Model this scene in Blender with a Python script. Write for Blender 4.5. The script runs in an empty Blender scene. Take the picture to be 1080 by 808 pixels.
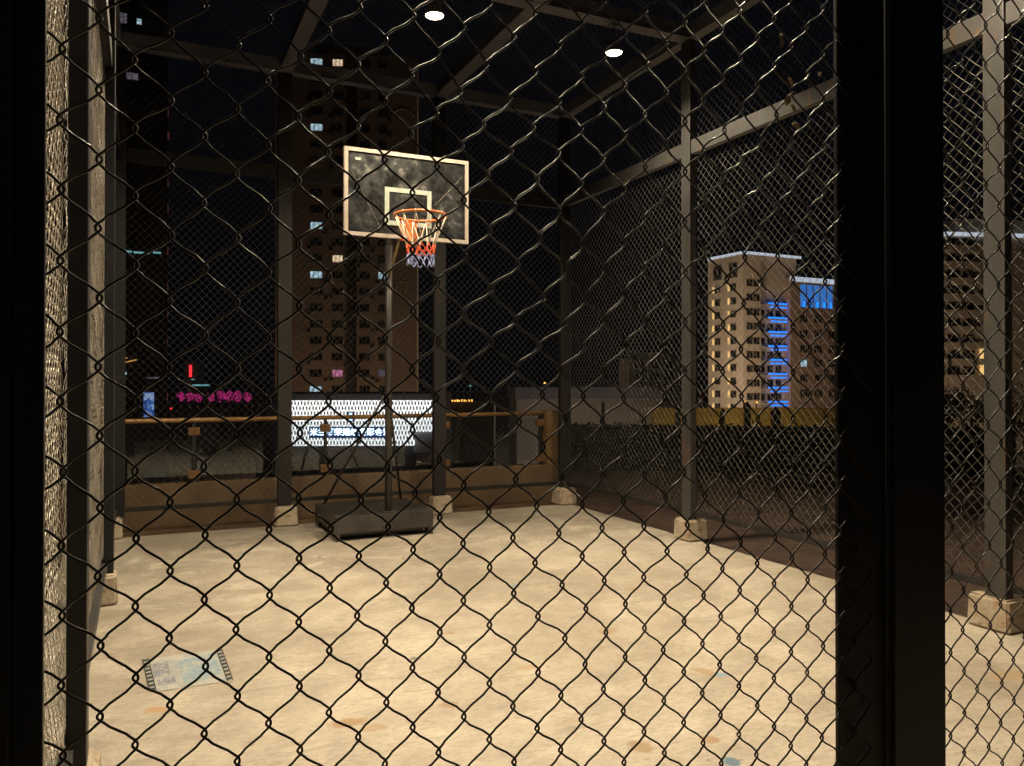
import bpy, bmesh, math, random
import numpy as np
from mathutils import Vector, Matrix

random.seed(11)
rng = np.random.default_rng(11)
S = bpy.context.scene
C = S.collection
R_ = math.radians

# ------------------------------------------------------------------ camera numbers
FPX, CX, HY = 835.0, 540.0, 401.5          # focal length in photo pixels, centre column, horizon row
YAW = R_(25.15)
EYE = 1.6
FW = Vector((math.sin(YAW), math.cos(YAW), 0))
RT = Vector((math.cos(YAW), -math.sin(YAW), 0))

def spot(px, depth):
    p = FW * depth + RT * ((px - CX) / FPX * depth)
    return Vector((p.x, p.y, 0))
def lat(px, depth): return (px - CX) / FPX * depth
def zat(py, depth): return EYE + (HY - py) / FPX * depth
def ground(px, py):
    d = EYE * FPX / (py - HY)
    return spot(px, d)

# ------------------------------------------------------------------ mesh builder
class MB:
    def __init__(self): self.v = []; self.f = []; self.m = []
    def quad(self, pts, m=0):
        n = len(self.v); self.v += [tuple(p) for p in pts]
        self.f.append(tuple(range(n, n + len(pts)))); self.m.append(m)
    def box(self, x0, x1, y0, y1, z0, z1, m=0):
        n = len(self.v)
        self.v += [(x0,y0,z0),(x1,y0,z0),(x1,y1,z0),(x0,y1,z0),(x0,y0,z1),(x1,y0,z1),(x1,y1,z1),(x0,y1,z1)]
        for q in ((0,3,2,1),(4,5,6,7),(0,1,5,4),(1,2,6,5),(2,3,7,6),(3,0,4,7)):
            self.f.append(tuple(n + i for i in q)); self.m.append(m)
        return self
    def prism(self, prof, y0, y1, m=0):             # prof in (x,z), counter-clockwise seen from -y
        n = len(self.v); k = len(prof)
        self.v += [(x, y0, z) for x, z in prof] + [(x, y1, z) for x, z in prof]
        self.f.append(tuple(range(n, n + k))); self.m.append(m)
        self.f.append(tuple(range(n + 2*k - 1, n + k - 1, -1))); self.m.append(m)
        for i in range(k):
            j = (i + 1) % k
            self.f.append((n + i, n + k + i, n + k + j, n + j)); self.m.append(m)
    def tube(self, pts, r, sides=8, m=0, closed=False):
        pts = [Vector(p) for p in pts]; n0 = len(self.v); N = len(pts)
        rr = r if isinstance(r, (list, tuple)) else [r] * N
        prev = None
        for i, p in enumerate(pts):
            a = pts[(i - 1) % N] if (closed or i > 0) else p
            b = pts[(i + 1) % N] if (closed or i < N - 1) else p
            t = (b - a).normalized()
            if prev is None:
                ref = Vector((0,0,1)) if abs(t.z) < .9 else Vector((1,0,0))
                u = t.cross(ref).normalized()
            else:
                u = (prev - t * prev.dot(t)).normalized()
            prev = u; w = t.cross(u)
            for k in range(sides):
                an = 2 * math.pi * k / sides
                self.v.append(tuple(p + (u * math.cos(an) + w * math.sin(an)) * rr[i]))
        for i in range(N if closed else N - 1):
            j = (i + 1) % N
            for k in range(sides):
                l = (k + 1) % sides
                self.f.append((n0 + i*sides + k, n0 + i*sides + l, n0 + j*sides + l, n0 + j*sides + k)); self.m.append(m)
        if not closed:
            self.f.append(tuple(n0 + k for k in range(sides - 1, -1, -1))); self.m.append(m)
            self.f.append(tuple(n0 + (N-1)*sides + k for k in range(sides))); self.m.append(m)
        return self
    def lathe(self, prof, c=(0,0,0), sides=24, m=0):   # prof list of (r,z)
        n0 = len(self.v); K = len(prof)
        for r, z in prof:
            for k in range(sides):
                a = 2 * math.pi * k / sides
                self.v.append((c[0] + r*math.cos(a), c[1] + r*math.sin(a), c[2] + z))
        for i in range(K - 1):
            for k in range(sides):
                l = (k + 1) % sides
                self.f.append((n0+i*sides+k, n0+i*sides+l, n0+(i+1)*sides+l, n0+(i+1)*sides+k)); self.m.append(m)
        return self
    def mesh(self, name, mats, smooth=False):
        me = bpy.data.meshes.new(name); me.from_pydata(self.v, [], self.f)
        for q in (mats if isinstance(mats, (list, tuple)) else [mats]): me.materials.append(q)
        me.polygons.foreach_set('material_index', self.m)
        if smooth: me.polygons.foreach_set('use_smooth', [True] * len(self.f))
        me.update(); return me
    def build(self, name, mats, parent=None, smooth=False, bevel=0, seg=2):
        me = self.mesh(name, mats, smooth)
        if bevel:
            bm = bmesh.new(); bm.from_mesh(me)
            bmesh.ops.bevel(bm, geom=list(bm.edges), offset=bevel, segments=seg, affect='EDGES', profile=.6)
            bm.to_mesh(me); bm.free()
        return link(name, me, parent)

def link(name, me, parent=None, loc=None, rz=0):
    o = bpy.data.objects.new(name, me); C.objects.link(o)
    if parent: o.parent = parent
    if loc is not None: o.location = loc
    if rz: o.rotation_euler.z = rz
    return o
def tag(o, label=None, cat=None, group=None, kind=None):
    if label: o['label'] = label
    if cat: o['category'] = cat; o['kind'] = 'thing'
    if group: o['group'] = group
    if kind: o['kind'] = kind
    return o
def thing(name, label, cat, loc=(0,0,0), rz=0, group=None):
    o = bpy.data.objects.new(name, None); C.objects.link(o); o.empty_display_size = .2
    o.location = loc; o.rotation_euler.z = rz
    return tag(o, label, cat, group)
def copy_tree(o, parent=None):
    c = o.copy(); C.objects.link(c)
    if parent: c.parent = parent
    for ch in list(o.children): copy_tree(ch, c)
    return c

# ------------------------------------------------------------------ materials
def nm(name):
    m = bpy.data.materials.new(name); m.use_nodes = True
    nt = m.node_tree; b = nt.nodes['Principled BSDF']
    return m, nt, b
def ramp(nt, fac, stops):
    r = nt.nodes.new('ShaderNodeValToRGB'); e = r.color_ramp.elements
    while len(e) < len(stops): e.new(.5)
    for k, (p, c) in enumerate(stops): e[k].position = p; e[k].color = (*c, 1) if len(c) == 3 else c
    nt.links.new(fac, r.inputs['Fac']); return r.outputs['Color']
def coord(nt, scale=(1,1,1), rot=(0,0,0), kind='Object'):
    t = nt.nodes.new('ShaderNodeTexCoord'); mp = nt.nodes.new('ShaderNodeMapping')
    mp.inputs['Scale'].default_value = scale; mp.inputs['Rotation'].default_value = rot
    nt.links.new(t.outputs[kind], mp.inputs['Vector']); return mp.outputs['Vector']
def noise(nt, vec, scale, detail=5, rough=.6, dist=0):
    n = nt.nodes.new('ShaderNodeTexNoise'); n.inputs['Scale'].default_value = scale
    n.inputs['Detail'].default_value = detail; n.inputs['Roughness'].default_value = rough
    n.inputs['Distortion'].default_value = dist
    nt.links.new(vec, n.inputs['Vector']); return n.outputs['Fac']
def mixc(nt, fac, a, b, blend='MIX'):
    x = nt.nodes.new('ShaderNodeMix'); x.data_type = 'RGBA'; x.blend_type = blend
    for s, v in ((x.inputs['Factor'], fac), (x.inputs[6], a), (x.inputs[7], b)):
        if hasattr(v, 'is_linked'): nt.links.new(v, s)
        else: s.default_value = v if isinstance(v, (int, float)) else (*v, 1)
    return x.outputs[2]
def bumpn(nt, h, strength, dist, b):
    x = nt.nodes.new('ShaderNodeBump'); x.inputs['Strength'].default_value = strength
    x.inputs['Distance'].default_value = dist
    nt.links.new(h, x.inputs['Height']); nt.links.new(x.outputs['Normal'], b.inputs['Normal'])
def math_(nt, op, a, b=None):
    x = nt.nodes.new('ShaderNodeMath'); x.operation = op
    for i, v in enumerate((a, b)):
        if v is None: continue
        if hasattr(v, 'is_linked'): nt.links.new(v, x.inputs[i])
        else: x.inputs[i].default_value = v
    return x.outputs[0]

def surf(name, c1, c2, scale=4, rough=.6, metal=0, bump=.2, bdist=.004, spec=.5, stretch=(1,1,1), rust=None, rust_amt=.62):
    m, nt, b = nm(name)
    v = coord(nt, stretch)
    f = noise(nt, v, scale, 6, .62)
    col = ramp(nt, f, [(.32, c1), (.68, c2)])
    if rust:
        f2 = noise(nt, v, scale * 2.3, 8, .7, .4)
        k = ramp(nt, f2, [(rust_amt, (0,0,0)), (rust_amt + .1, (1,1,1))])
        col = mixc(nt, k, col, rust)
    nt.links.new(col, b.inputs['Base Color'])
    b.inputs['Roughness'].default_value = rough; b.inputs['Metallic'].default_value = metal
    b.inputs['Specular IOR Level'].default_value = spec
    if bump: bumpn(nt, noise(nt, v, scale * 9, 4), bump, bdist, b)
    return m
def glow(name, col, strength, base=(.02,.02,.02)):
    m, nt, b = nm(name)
    b.inputs['Base Color'].default_value = (*base, 1); b.inputs['Roughness'].default_value = .5
    b.inputs['Emission Color'].default_value = (*col, 1); b.inputs['Emission Strength'].default_value = strength
    return m
def window_glow(name, c1, c2, strength):
    # a lit room behind curtains: uneven light inside the pane
    m, nt, b = nm(name)
    v = coord(nt, (1.3, 1, .9)); f = noise(nt, v, 2.2, 3)
    col = ramp(nt, f, [(.35, c1), (.62, c2)])
    nt.links.new(col, b.inputs['Emission Color']); b.inputs['Emission Strength'].default_value = strength
    b.inputs['Base Color'].default_value = (.02,.02,.02,1); b.inputs['Roughness'].default_value = .15
    return m

M = {}
# concrete slab of the court: worn, blotched, with patch stains that have shapes of their own
def court_mat():
    m, nt, b = nm('court_concrete')
    v = coord(nt)
    big = noise(nt, v, .55, 6, .6, .5); mid = noise(nt, v, 3.2, 8, .65, .3); fine = noise(nt, v, 46, 5, .7)
    col = ramp(nt, mid, [(.3, (.35,.30,.23)), (.5, (.44,.385,.30)), (.7, (.53,.475,.38))])
    gr_ = noise(nt, coord(nt, (1, 2.6, 1), (0, 0, R_(25))), 17, 9, .78, .6)
    col = mixc(nt, 1.0, col, ramp(nt, gr_, [(.34, (.74,.72,.68)), (.5, (1,1,1)), (.68, (1.12,1.12,1.12))]), 'MULTIPLY')
    dirt = ramp(nt, big, [(.46, (1,1,1)), (.66, (.70,.68,.65))])
    col = mixc(nt, 1.0, col, dirt, 'MULTIPLY')
    # long scuffed wear streaks
    vs = coord(nt, (1, 5.5, 1), (0, 0, R_(28)))
    st = noise(nt, vs, 1.3, 8, .7, .8)
    k = ramp(nt, st, [(.54, (0,0,0)), (.68, (.65,.65,.65))])
    col = mixc(nt, k, col, (.25,.215,.165))
    # grit
    g = ramp(nt, fine, [(.30, (.74,.73,.70)), (.46, (1,1,1))])
    col = mixc(nt, 1.0, col, g, 'MULTIPLY')
    pits = nt.nodes.new('ShaderNodeTexVoronoi'); pits.inputs['Scale'].default_value = 9; nt.links.new(v, pits.inputs['Vector'])
    pk = nt.nodes.new('ShaderNodeMapRange'); pk.inputs['From Min'].default_value = .05; pk.inputs['From Max'].default_value = .13
    pk.inputs['To Min'].default_value = .75; pk.inputs['To Max'].default_value = 0; nt.links.new(pits.outputs['Distance'], pk.inputs['Value'])
    pm = math_(nt, 'MULTIPLY', pk.outputs['Result'], ramp(nt, noise(nt, v, 2.1, 3), [(.52, (0,0,0)), (.62, (1,1,1))]))
    col = mixc(nt, pm, col, (.20,.165,.12))
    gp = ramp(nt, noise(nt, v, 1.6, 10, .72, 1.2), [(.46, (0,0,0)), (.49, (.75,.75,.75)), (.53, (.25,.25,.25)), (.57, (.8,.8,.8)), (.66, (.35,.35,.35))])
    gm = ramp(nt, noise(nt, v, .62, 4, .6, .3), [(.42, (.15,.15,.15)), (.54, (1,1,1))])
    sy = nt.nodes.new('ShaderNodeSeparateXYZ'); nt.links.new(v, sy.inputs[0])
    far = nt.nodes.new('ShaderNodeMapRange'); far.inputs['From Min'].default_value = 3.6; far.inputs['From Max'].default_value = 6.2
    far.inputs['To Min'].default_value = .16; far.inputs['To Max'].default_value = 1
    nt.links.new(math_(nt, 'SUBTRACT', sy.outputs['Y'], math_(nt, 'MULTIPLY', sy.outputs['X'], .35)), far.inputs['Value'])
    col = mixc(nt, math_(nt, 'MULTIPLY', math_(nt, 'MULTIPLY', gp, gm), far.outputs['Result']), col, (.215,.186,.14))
    # stains at their own places (x, y, rx, ry, rot, colour, strength)
    st_list = [(368,761,.11,.035,.3,(.33,.20,.09),.8),(165,748,.07,.03,.2,(.42,.25,.10),.8),(475,667,.05,.025,0,(.30,.19,.10),.7),
               (438,694,.04,.02,0,(.12,.11,.09),.8),(667,621,.07,.03,.2,(.33,.22,.12),.7),(640,665,.10,.04,.9,(.32,.22,.13),.8),
               (748,709,.15,.032,-.75,(.33,.22,.12),.75),(759,711,.05,.025,-.7,(.16,.30,.40),.8),(675,786,.07,.05,.4,(.28,.18,.08),.7),
               (771,802,.05,.03,0,(.08,.16,.22),.9),(748,779,.05,.03,.3,(.33,.21,.1),.8),(543,617,.04,.02,0,(.12,.22,.3),.8),
               (577,628,.04,.015,0,(.2,.28,.3),.6),(475,742,.06,.03,.2,(.3,.18,.09),.7),(557,703,.09,.03,.3,(.35,.25,.14),.7),
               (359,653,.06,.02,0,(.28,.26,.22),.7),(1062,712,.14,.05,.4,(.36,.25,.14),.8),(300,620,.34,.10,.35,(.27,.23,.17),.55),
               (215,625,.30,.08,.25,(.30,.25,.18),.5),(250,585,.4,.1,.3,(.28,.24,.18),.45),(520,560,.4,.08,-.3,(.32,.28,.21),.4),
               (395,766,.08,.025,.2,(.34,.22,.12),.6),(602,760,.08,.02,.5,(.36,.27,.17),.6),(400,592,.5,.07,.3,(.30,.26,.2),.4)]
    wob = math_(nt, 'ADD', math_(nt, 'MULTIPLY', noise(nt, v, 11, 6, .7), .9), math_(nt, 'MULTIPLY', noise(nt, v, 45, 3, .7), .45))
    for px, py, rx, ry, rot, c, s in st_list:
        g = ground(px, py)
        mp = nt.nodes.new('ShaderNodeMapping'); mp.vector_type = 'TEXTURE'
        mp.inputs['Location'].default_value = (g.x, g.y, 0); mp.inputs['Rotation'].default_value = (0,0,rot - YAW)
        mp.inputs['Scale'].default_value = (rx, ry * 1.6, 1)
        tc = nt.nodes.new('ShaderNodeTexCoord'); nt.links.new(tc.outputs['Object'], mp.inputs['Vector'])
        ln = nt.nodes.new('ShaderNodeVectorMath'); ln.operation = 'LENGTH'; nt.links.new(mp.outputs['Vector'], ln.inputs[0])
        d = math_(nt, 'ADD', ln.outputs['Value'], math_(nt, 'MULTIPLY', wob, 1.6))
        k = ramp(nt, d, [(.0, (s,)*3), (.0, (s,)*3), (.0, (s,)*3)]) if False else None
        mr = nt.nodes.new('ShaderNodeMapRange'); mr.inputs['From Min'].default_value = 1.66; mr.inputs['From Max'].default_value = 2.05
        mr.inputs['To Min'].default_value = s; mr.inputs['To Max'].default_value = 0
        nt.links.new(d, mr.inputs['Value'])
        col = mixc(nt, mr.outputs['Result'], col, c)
    nt.links.new(col, b.inputs['Base Color'])
    rr = ramp(nt, mid, [(.3, (.55,)*3), (.7, (.85,)*3)]); nt.links.new(rr, b.inputs['Roughness'])
    h = math_(nt, 'ADD', math_(nt, 'MULTIPLY', mid, .8), math_(nt, 'MULTIPLY', fine, .25))
    bumpn(nt, h, .35, .006, b)
    return m
M['court'] = court_mat()

def paver_mat():
    m, nt, b = nm('brick_paving')
    v = coord(nt, (1,1,1), (0,0,R_(8)))
    br = nt.nodes.new('ShaderNodeTexBrick'); nt.links.new(v, br.inputs['Vector'])
    br.inputs['Scale'].default_value = 1.0; br.inputs['Brick Width'].default_value = .24; br.inputs['Row Height'].default_value = .12
    br.inputs['Mortar Size'].default_value = .006; br.inputs['Color1'].default_value = (.075,.046,.032,1)
    br.inputs['Color2'].default_value = (.115,.07,.047,1); br.inputs['Mortar'].default_value = (.03,.024,.019,1)
    n = noise(nt, v, 5, 6); k = ramp(nt, n, [(.3, (.6,)*3), (.7, (1.1,)*3)])
    nt.links.new(mixc(nt, 1.0, br.outputs['Color'], k, 'MULTIPLY'), b.inputs['Base Color'])
    b.inputs['Roughness'].default_value = .85
    bumpn(nt, br.outputs['Fac'], -.4, .004, b)
    return m
M['paver'] = paver_mat()
M['asphalt'] = surf('asphalt', (.035,.035,.037), (.06,.06,.06), .3, .9, 0, .1)
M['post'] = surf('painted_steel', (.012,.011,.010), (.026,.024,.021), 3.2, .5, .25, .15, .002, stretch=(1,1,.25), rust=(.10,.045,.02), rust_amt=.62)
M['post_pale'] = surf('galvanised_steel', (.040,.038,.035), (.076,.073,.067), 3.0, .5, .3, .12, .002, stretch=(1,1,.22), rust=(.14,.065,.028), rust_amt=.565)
M['post_black'] = surf('black_and_unlit_steel', (.0045,.0045,.0055), (.009,.009,.010), 6, .5, 0, .1, .001, rust=(.03,.02,.015), rust_amt=.68)  # black of the near posts; also darkens left posts for their unlit faces
M['beam'] = surf('primed_steel', (.095,.090,.098), (.15,.142,.15), 3, .55, .2, .12, .002, stretch=(.4,.4,1), rust=(.2,.09,.05), rust_amt=.62)
def wire_mat(name, c1, c2, rough, metal):
    m, nt, b = nm(name)
    f = noise(nt, coord(nt), 30, 4)
    nt.links.new(ramp(nt, f, [(.35, c1), (.65, c2)]), b.inputs['Base Color'])
    b.inputs['Roughness'].default_value = rough; b.inputs['Metallic'].default_value = metal
    return m
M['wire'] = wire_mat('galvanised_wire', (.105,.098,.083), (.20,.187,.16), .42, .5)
M['wire_dark'] = wire_mat('shaded_galvanised_wire', (.045,.043,.042), (.085,.08,.076), .4, .4)  # same wire, darkened for the panels that lamplight barely reaches
M['wire_pale'] = wire_mat('lit_galvanised_wire', (.62,.57,.48), (.80,.74,.65), .36, .45)  # same wire, lamplight on the nearest left panel put into its colour
M['wire_mid'] = wire_mat('half_lit_galvanised_wire', (.33,.30,.25), (.50,.46,.39), .40, .4)  # same wire, partly lightened as lamplight on the farther left panels
M['wire_near'] = wire_mat('unlit_galvanised_wire', (.016,.014,.011), (.036,.031,.024), .30, .55)  # same galvanised wire, colour darkened as its unlit camera side
M['block'] = surf('cast_concrete', (.36,.29,.20), (.50,.43,.32), 6, .85, 0, .7, .008, rust=(.27,.155,.07), rust_amt=.55)
M['curb'] = surf('brown_tile', (.10,.062,.031), (.155,.10,.052), 2.4, .7, 0, .2, .004)
M['rail_wood'] = surf('varnished_handrail', (.27,.145,.045), (.40,.225,.075), 5, .35, .1, .08, .002, stretch=(.2,1,1))
M['pillar'] = surf('weathered_pillar', (.13,.075,.03), (.24,.14,.055), 4, .6, 0, .15, rust=(.07,.04,.02), rust_amt=.6)
M['bracket'] = surf('brass_bracket', (.15,.075,.03), (.25,.13,.05), 9, .4, .3, .05)
def glass_mat():
    m, nt, b = nm('railing_glass')
    nt.nodes.remove(b)
    out = nt.nodes['Material Output']
    tr = nt.nodes.new('ShaderNodeBsdfTransparent'); tr.inputs['Color'].default_value = (.93,.96,.97,1)
    gl = nt.nodes.new('ShaderNodeBsdfGlossy'); gl.inputs['Roughness'].default_value = .03; gl.inputs['Color'].default_value = (.8,.85,.9,1)
    df = nt.nodes.new('ShaderNodeBsdfDiffuse'); df.inputs['Color'].default_value = (.18,.19,.2,1)
    lw = nt.nodes.new('ShaderNodeFresnel'); lw.inputs['IOR'].default_value = 1.5
    f = math_(nt, 'ADD', math_(nt, 'MULTIPLY', lw.outputs['Fac'], 1.6), .02)
    x = nt.nodes.new('ShaderNodeMixShader'); nt.links.new(f, x.inputs['Fac'])
    nt.links.new(tr.outputs[0], x.inputs[1]); nt.links.new(gl.outputs[0], x.inputs[2])
    y = nt.nodes.new('ShaderNodeMixShader')
    dust = ramp(nt, noise(nt, coord(nt), 2.2, 6), [(.4, (.003,)*3), (.75, (.014,)*3)])
    nt.links.new(dust, y.inputs['Fac']); nt.links.new(x.outputs[0], y.inputs[1]); nt.links.new(df.outputs[0], y.inputs[2])
    nt.links.new(y.outputs[0], out.inputs['Surface'])
    return m
M['glass'] = glass_mat()
M['hoop_black'] = surf('chipped_black_paint', (.026,.024,.021), (.075,.068,.058), 4, .4, .3, .15, .003, rust=(.26,.22,.17), rust_amt=.62)
M['hoop_pole'] = surf('dark_pole_paint', (.05,.045,.04), (.10,.09,.08), 6, .4, .3, .1, .002, stretch=(1,1,.3))
M['strut_tan'] = surf('yellowed_strut', (.32,.23,.10), (.45,.33,.16), 8, .5, .1, .1)
M['frame_cream'] = surf('cream_frame', (.40,.34,.275), (.54,.465,.385), 6, .45, .1, .1, .002)
M['target_white'] = surf('pale_green_paint', (.36,.40,.33), (.46,.51,.43), 12, .6, 0, .05)
M['orange'] = surf('orange_rim_paint', (.62,.15,.03), (.78,.22,.05), 14, .4, .1, .08, rust=(.25,.08,.03), rust_amt=.68)
M['cord_white'] = surf('white_cord', (.62,.55,.42), (.78,.71,.56), 40, .9, 0, .3)
M['cord_red'] = surf('red_cord', (.70,.09,.03), (.85,.16,.07), 40, .9, 0, .3)
M['cord_blue'] = surf('blue_cord', (.20,.25,.55), (.42,.47,.75), 40, .9, 0, .3)
def board_mat():
    m, nt, b = nm('smudged_board')
    v = coord(nt); f = noise(nt, v, 4.2, 8, .68, .4); f2 = noise(nt, v, 13, 6, .6)
    k = math_(nt, 'MULTIPLY', f, f2)
    col = ramp(nt, k, [(.22, (.013,.014,.014)), (.31, (.036,.037,.034)), (.42, (.19,.18,.155))])
    nt.links.new(col, b.inputs['Base Color'])
    nt.links.new(ramp(nt, f, [(.4, (.18,)*3), (.65, (.6,)*3)]), b.inputs['Roughness'])
    return m
M['board'] = board_mat()
M['scratch'] = surf('pale_scratch', (.16,.14,.11), (.26,.23,.18), 20, .7, 0, 0)
M['lamp_shade'] = surf('lamp_shade_enamel', (.10,.085,.07), (.16,.14,.12), 8, .4, .2, .05)
M['lamp_dark'] = surf('lamp_enamel', (.03,.03,.03), (.05,.05,.05), 8, .4, .2, .05)
M['lamp_lens'] = glow('lamp_lens', (1, .82, .55), 60)
M['leaf'] = surf('dry_leaf', (.30,.22,.11), (.48,.36,.2), 30, .8, 0, .2)
M['hedge'] = surf('dark_foliage', (.006,.009,.004), (.016,.022,.009), 3, .7, 0, 0)
M['bark'] = surf('bark', (.04,.03,.02), (.08,.06,.045), 8, .9, 0, .3)

# ------------------------------------------------------------------ the setting
def structure(name, mb, mat):
    o = mb.build(name, mat); tag(o, kind='structure'); return o
structure('ground', MB().box(-900, 900, -900, 900, -12.4, -12), M['asphalt'])
t = MB().box(-6, 5.06, -6, 9.62, -12, -.10)
t.box(5.064, 15, -6, 13.6, -12, -.03)
structure('terrace', t, M['paver'])
structure('court_slab', MB().box(-.62, 5.06, -4.0, 9.0, -.096, 0), M['court'])
structure('gutter_strip', MB().box(-6, 5.06, 9.004, 9.44, -.096, -.02), M['curb'])

# ------------------------------------------------------------------ chain link
HX, HZ = .02016, .04275
WIRE_R = .00172
def chain(name, u0, u1, z0, z1, mat, parent, place, r=WIRE_R, sides=4, rich=False, ph=0.0, zph=0.0, jit=.0012, seed=1, wmul=1.15):
    """woven wire panel; u runs along the panel, place(u, w, z) -> xyz arrays, w is the out-of-plane offset"""
    g = np.random.default_rng(seed)
    i0 = math.ceil((u0 - ph) / (2*HX)); i1 = math.floor((u1 - ph) / (2*HX))
    j0 = math.ceil((z0 - zph) / HZ); j1 = math.floor((z1 - zph) / HZ)
    J = np.arange(j0, j1 + 1)
    V = []; Fa = []; off = 0
    dn = {}
    NI, NJ = (i1 - i0) * 2 + 6, len(J)
    du = g.normal(0, jit, (NI, NJ)); dz = g.normal(0, jit, (NI, NJ))
    # slow sag of the whole cloth
    aa = np.linspace(0, 1, NI)[:, None]; bb = np.linspace(0, 1, NJ)[None, :]
    for _ in range(5):
        fx, fz, p1, p2 = g.uniform(1, 5), g.uniform(1, 5), g.uniform(0, 6.28), g.uniform(0, 6.28)
        du += jit * .9 * np.sin(6.28 * fx * aa * .5 + p1) * np.sin(6.28 * fz * bb * .5 + p2)
        dz += jit * .9 * np.cos(6.28 * fx * aa * .5 + p2) * np.sin(6.28 * fz * bb * .5 + p1)
    w = WIRE_R * wmul; e = .0031 if rich else WIRE_R * .95
    for i in range(i0, i1 + 1):
        uc = ph + i * 2 * HX
        side = np.where((J + i) % 2 == 0, 1.0, -1.0)
        col = ((i - i0) * 2 + 2 + side).astype(int)
        nu = uc + side * HX + du[col, np.arange(NJ)]
        nz = zph + J * HZ + dz[col, np.arange(NJ)]
        pts = []
        if rich:
            a, h = .0052, .0099
            for k, (dx, dy, dh) in enumerate(((-a, -1, -h), (.0006, -.95, -.0050), (e * .86, -.55, -.0022), (e, 0, 0), (e * .86, .55, .0022), (.0006, .95, .0050), (-a, 1, h))):
                s = side
                y = dy * w * s
                pts.append(np.stack([nu + s * dx, y, nz + dh], 1))
            # S-shaped sides: two points along the segment to the next node, pulled from the straight line
            nn = np.roll(nu, -1); zz = np.roll(nz, -1); sn = -side
            pu0, pz0 = nu - side * a, nz + h; pu1, pz1 = nn - sn * a, zz - h
            bow = g.normal(0, .0008, NJ)
            for tt, off_ in ((.2, .0007), (.5, 0), (.8, -.0007)):
                pts.append(np.stack([pu0 + (pu1 - pu0) * tt + side * off_ * .8 + bow * (1 - abs(tt - .5)), side * w, pz0 + (pz1 - pz0) * tt + off_], 1))
            P = np.stack(pts, 1)
            P = P.reshape(-1, 3)[:-3]
        else:
            a, h = .0045, .005
            for dx, dy, dh in ((-a, -1, -h), (e, 0, 0), (-a, 1, h)):
                pts.append(np.stack([nu + side * dx, dy * w * side, nz + dh], 1))
            P = np.stack(pts, 1).reshape(-1, 3)
        Q = np.stack(place(P[:, 0], P[:, 1], P[:, 2]), 1)
        T = np.gradient(Q, axis=0); T /= np.linalg.norm(T, axis=1, keepdims=True)
        ax = np.stack(place(np.array([1.0]), np.array([0.0]), np.array([0.0])), 1) - np.stack(place(np.array([0.0]), np.array([0.0]), np.array([0.0])), 1)
        U = np.cross(T, np.repeat(ax, len(T), 0)); U /= np.linalg.norm(U, axis=1, keepdims=True)
        Wv = np.cross(T, U)
        an = np.arange(sides) * 2 * math.pi / sides
        ring = Q[:, None, :] + r * (U[:, None, :] * np.cos(an)[None, :, None] + Wv[:, None, :] * np.sin(an)[None, :, None])
        n = len(Q)
        V.append(ring.reshape(-1, 3))
        b = off + (np.arange(n - 1) * sides)[:, None] + np.arange(sides)[None, :]
        b2 = off + (np.arange(n - 1) * sides)[:, None] + (np.arange(sides)[None, :] + 1) % sides
        Fa.append(np.stack([b, b2, b2 + sides, b + sides], 2).reshape(-1, 4))
        off += n * sides
    V = np.concatenate(V).astype(np.float32); Fa = np.concatenate(Fa).astype(np.int32)
    me = bpy.data.meshes.new(name)
    me.vertices.add(len(V)); me.vertices.foreach_set('co', V.ravel())
    me.loops.add(Fa.size); me.loops.foreach_set('vertex_index', Fa.ravel())
    me.polygons.add(len(Fa)); me.polygons.foreach_set('loop_start', np.arange(0, Fa.size, 4, dtype=np.int32))
    me.polygons.foreach_set('use_smooth', np.ones(len(Fa), dtype=bool))
    me.materials.append(mat); me.update(calc_edges=True)
    return link(name, me, parent)

XL, XR, YB, YN = -.255, 5.045, 9.06, 1.098
ZB, ZM, ZT = .29, 3.86, 5.02
POSTY = (3.28, 6.45)

def post(parent, x0, x1, y0, y1, z0, z1, mat):
    return MB().box(x0, x1, y0, y1, z0, z1).build('post', mat, parent, bevel=.005)
def rail(parent, x0, x1, y0, y1, z0, z1, mat):
    return MB().box(x0, x1, y0, y1, z0, z1).build('rail', mat, parent, bevel=.004)

# --- right fence (lit side wall)
fr = thing('chain_link_fence', 'chain link fence along the right side of the court, brightly lit below its mid rail', 'fence', (5, 1.2, 0), group='chain link fences round the court')
def sub(parent, o):      # keep world placement under a moved empty
    o.matrix_parent_inverse = Matrix.Translation(-Vector(parent.location)); return o
plR = lambda u, w, z: (np.full_like(u, XR) + w, u, z)
ys = [1.2, POSTY[0], POSTY[1], 9.05]
for y in POSTY:
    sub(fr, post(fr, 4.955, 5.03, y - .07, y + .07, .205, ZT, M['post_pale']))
for a, b in ((1.22, 3.205), (3.355, 6.375), (6.525, 8.975)):
    sub(fr, rail(fr, 4.965, 5.025, a, b, ZM, 4.0, M['post_pale']))
    sub(fr, rail(fr, 5.0, 5.04, a, b, .25, .295, M['post']))
for k, (a, b) in enumerate(((1.2, 3.28), (3.30, 6.44), (6.46, 9.0))):
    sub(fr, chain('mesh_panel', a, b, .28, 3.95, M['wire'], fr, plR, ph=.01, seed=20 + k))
    sub(fr, chain('mesh_panel', a, b, 3.97, 5.06, M['wire_dark'], fr, plR, ph=.01, seed=30 + k))

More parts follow.
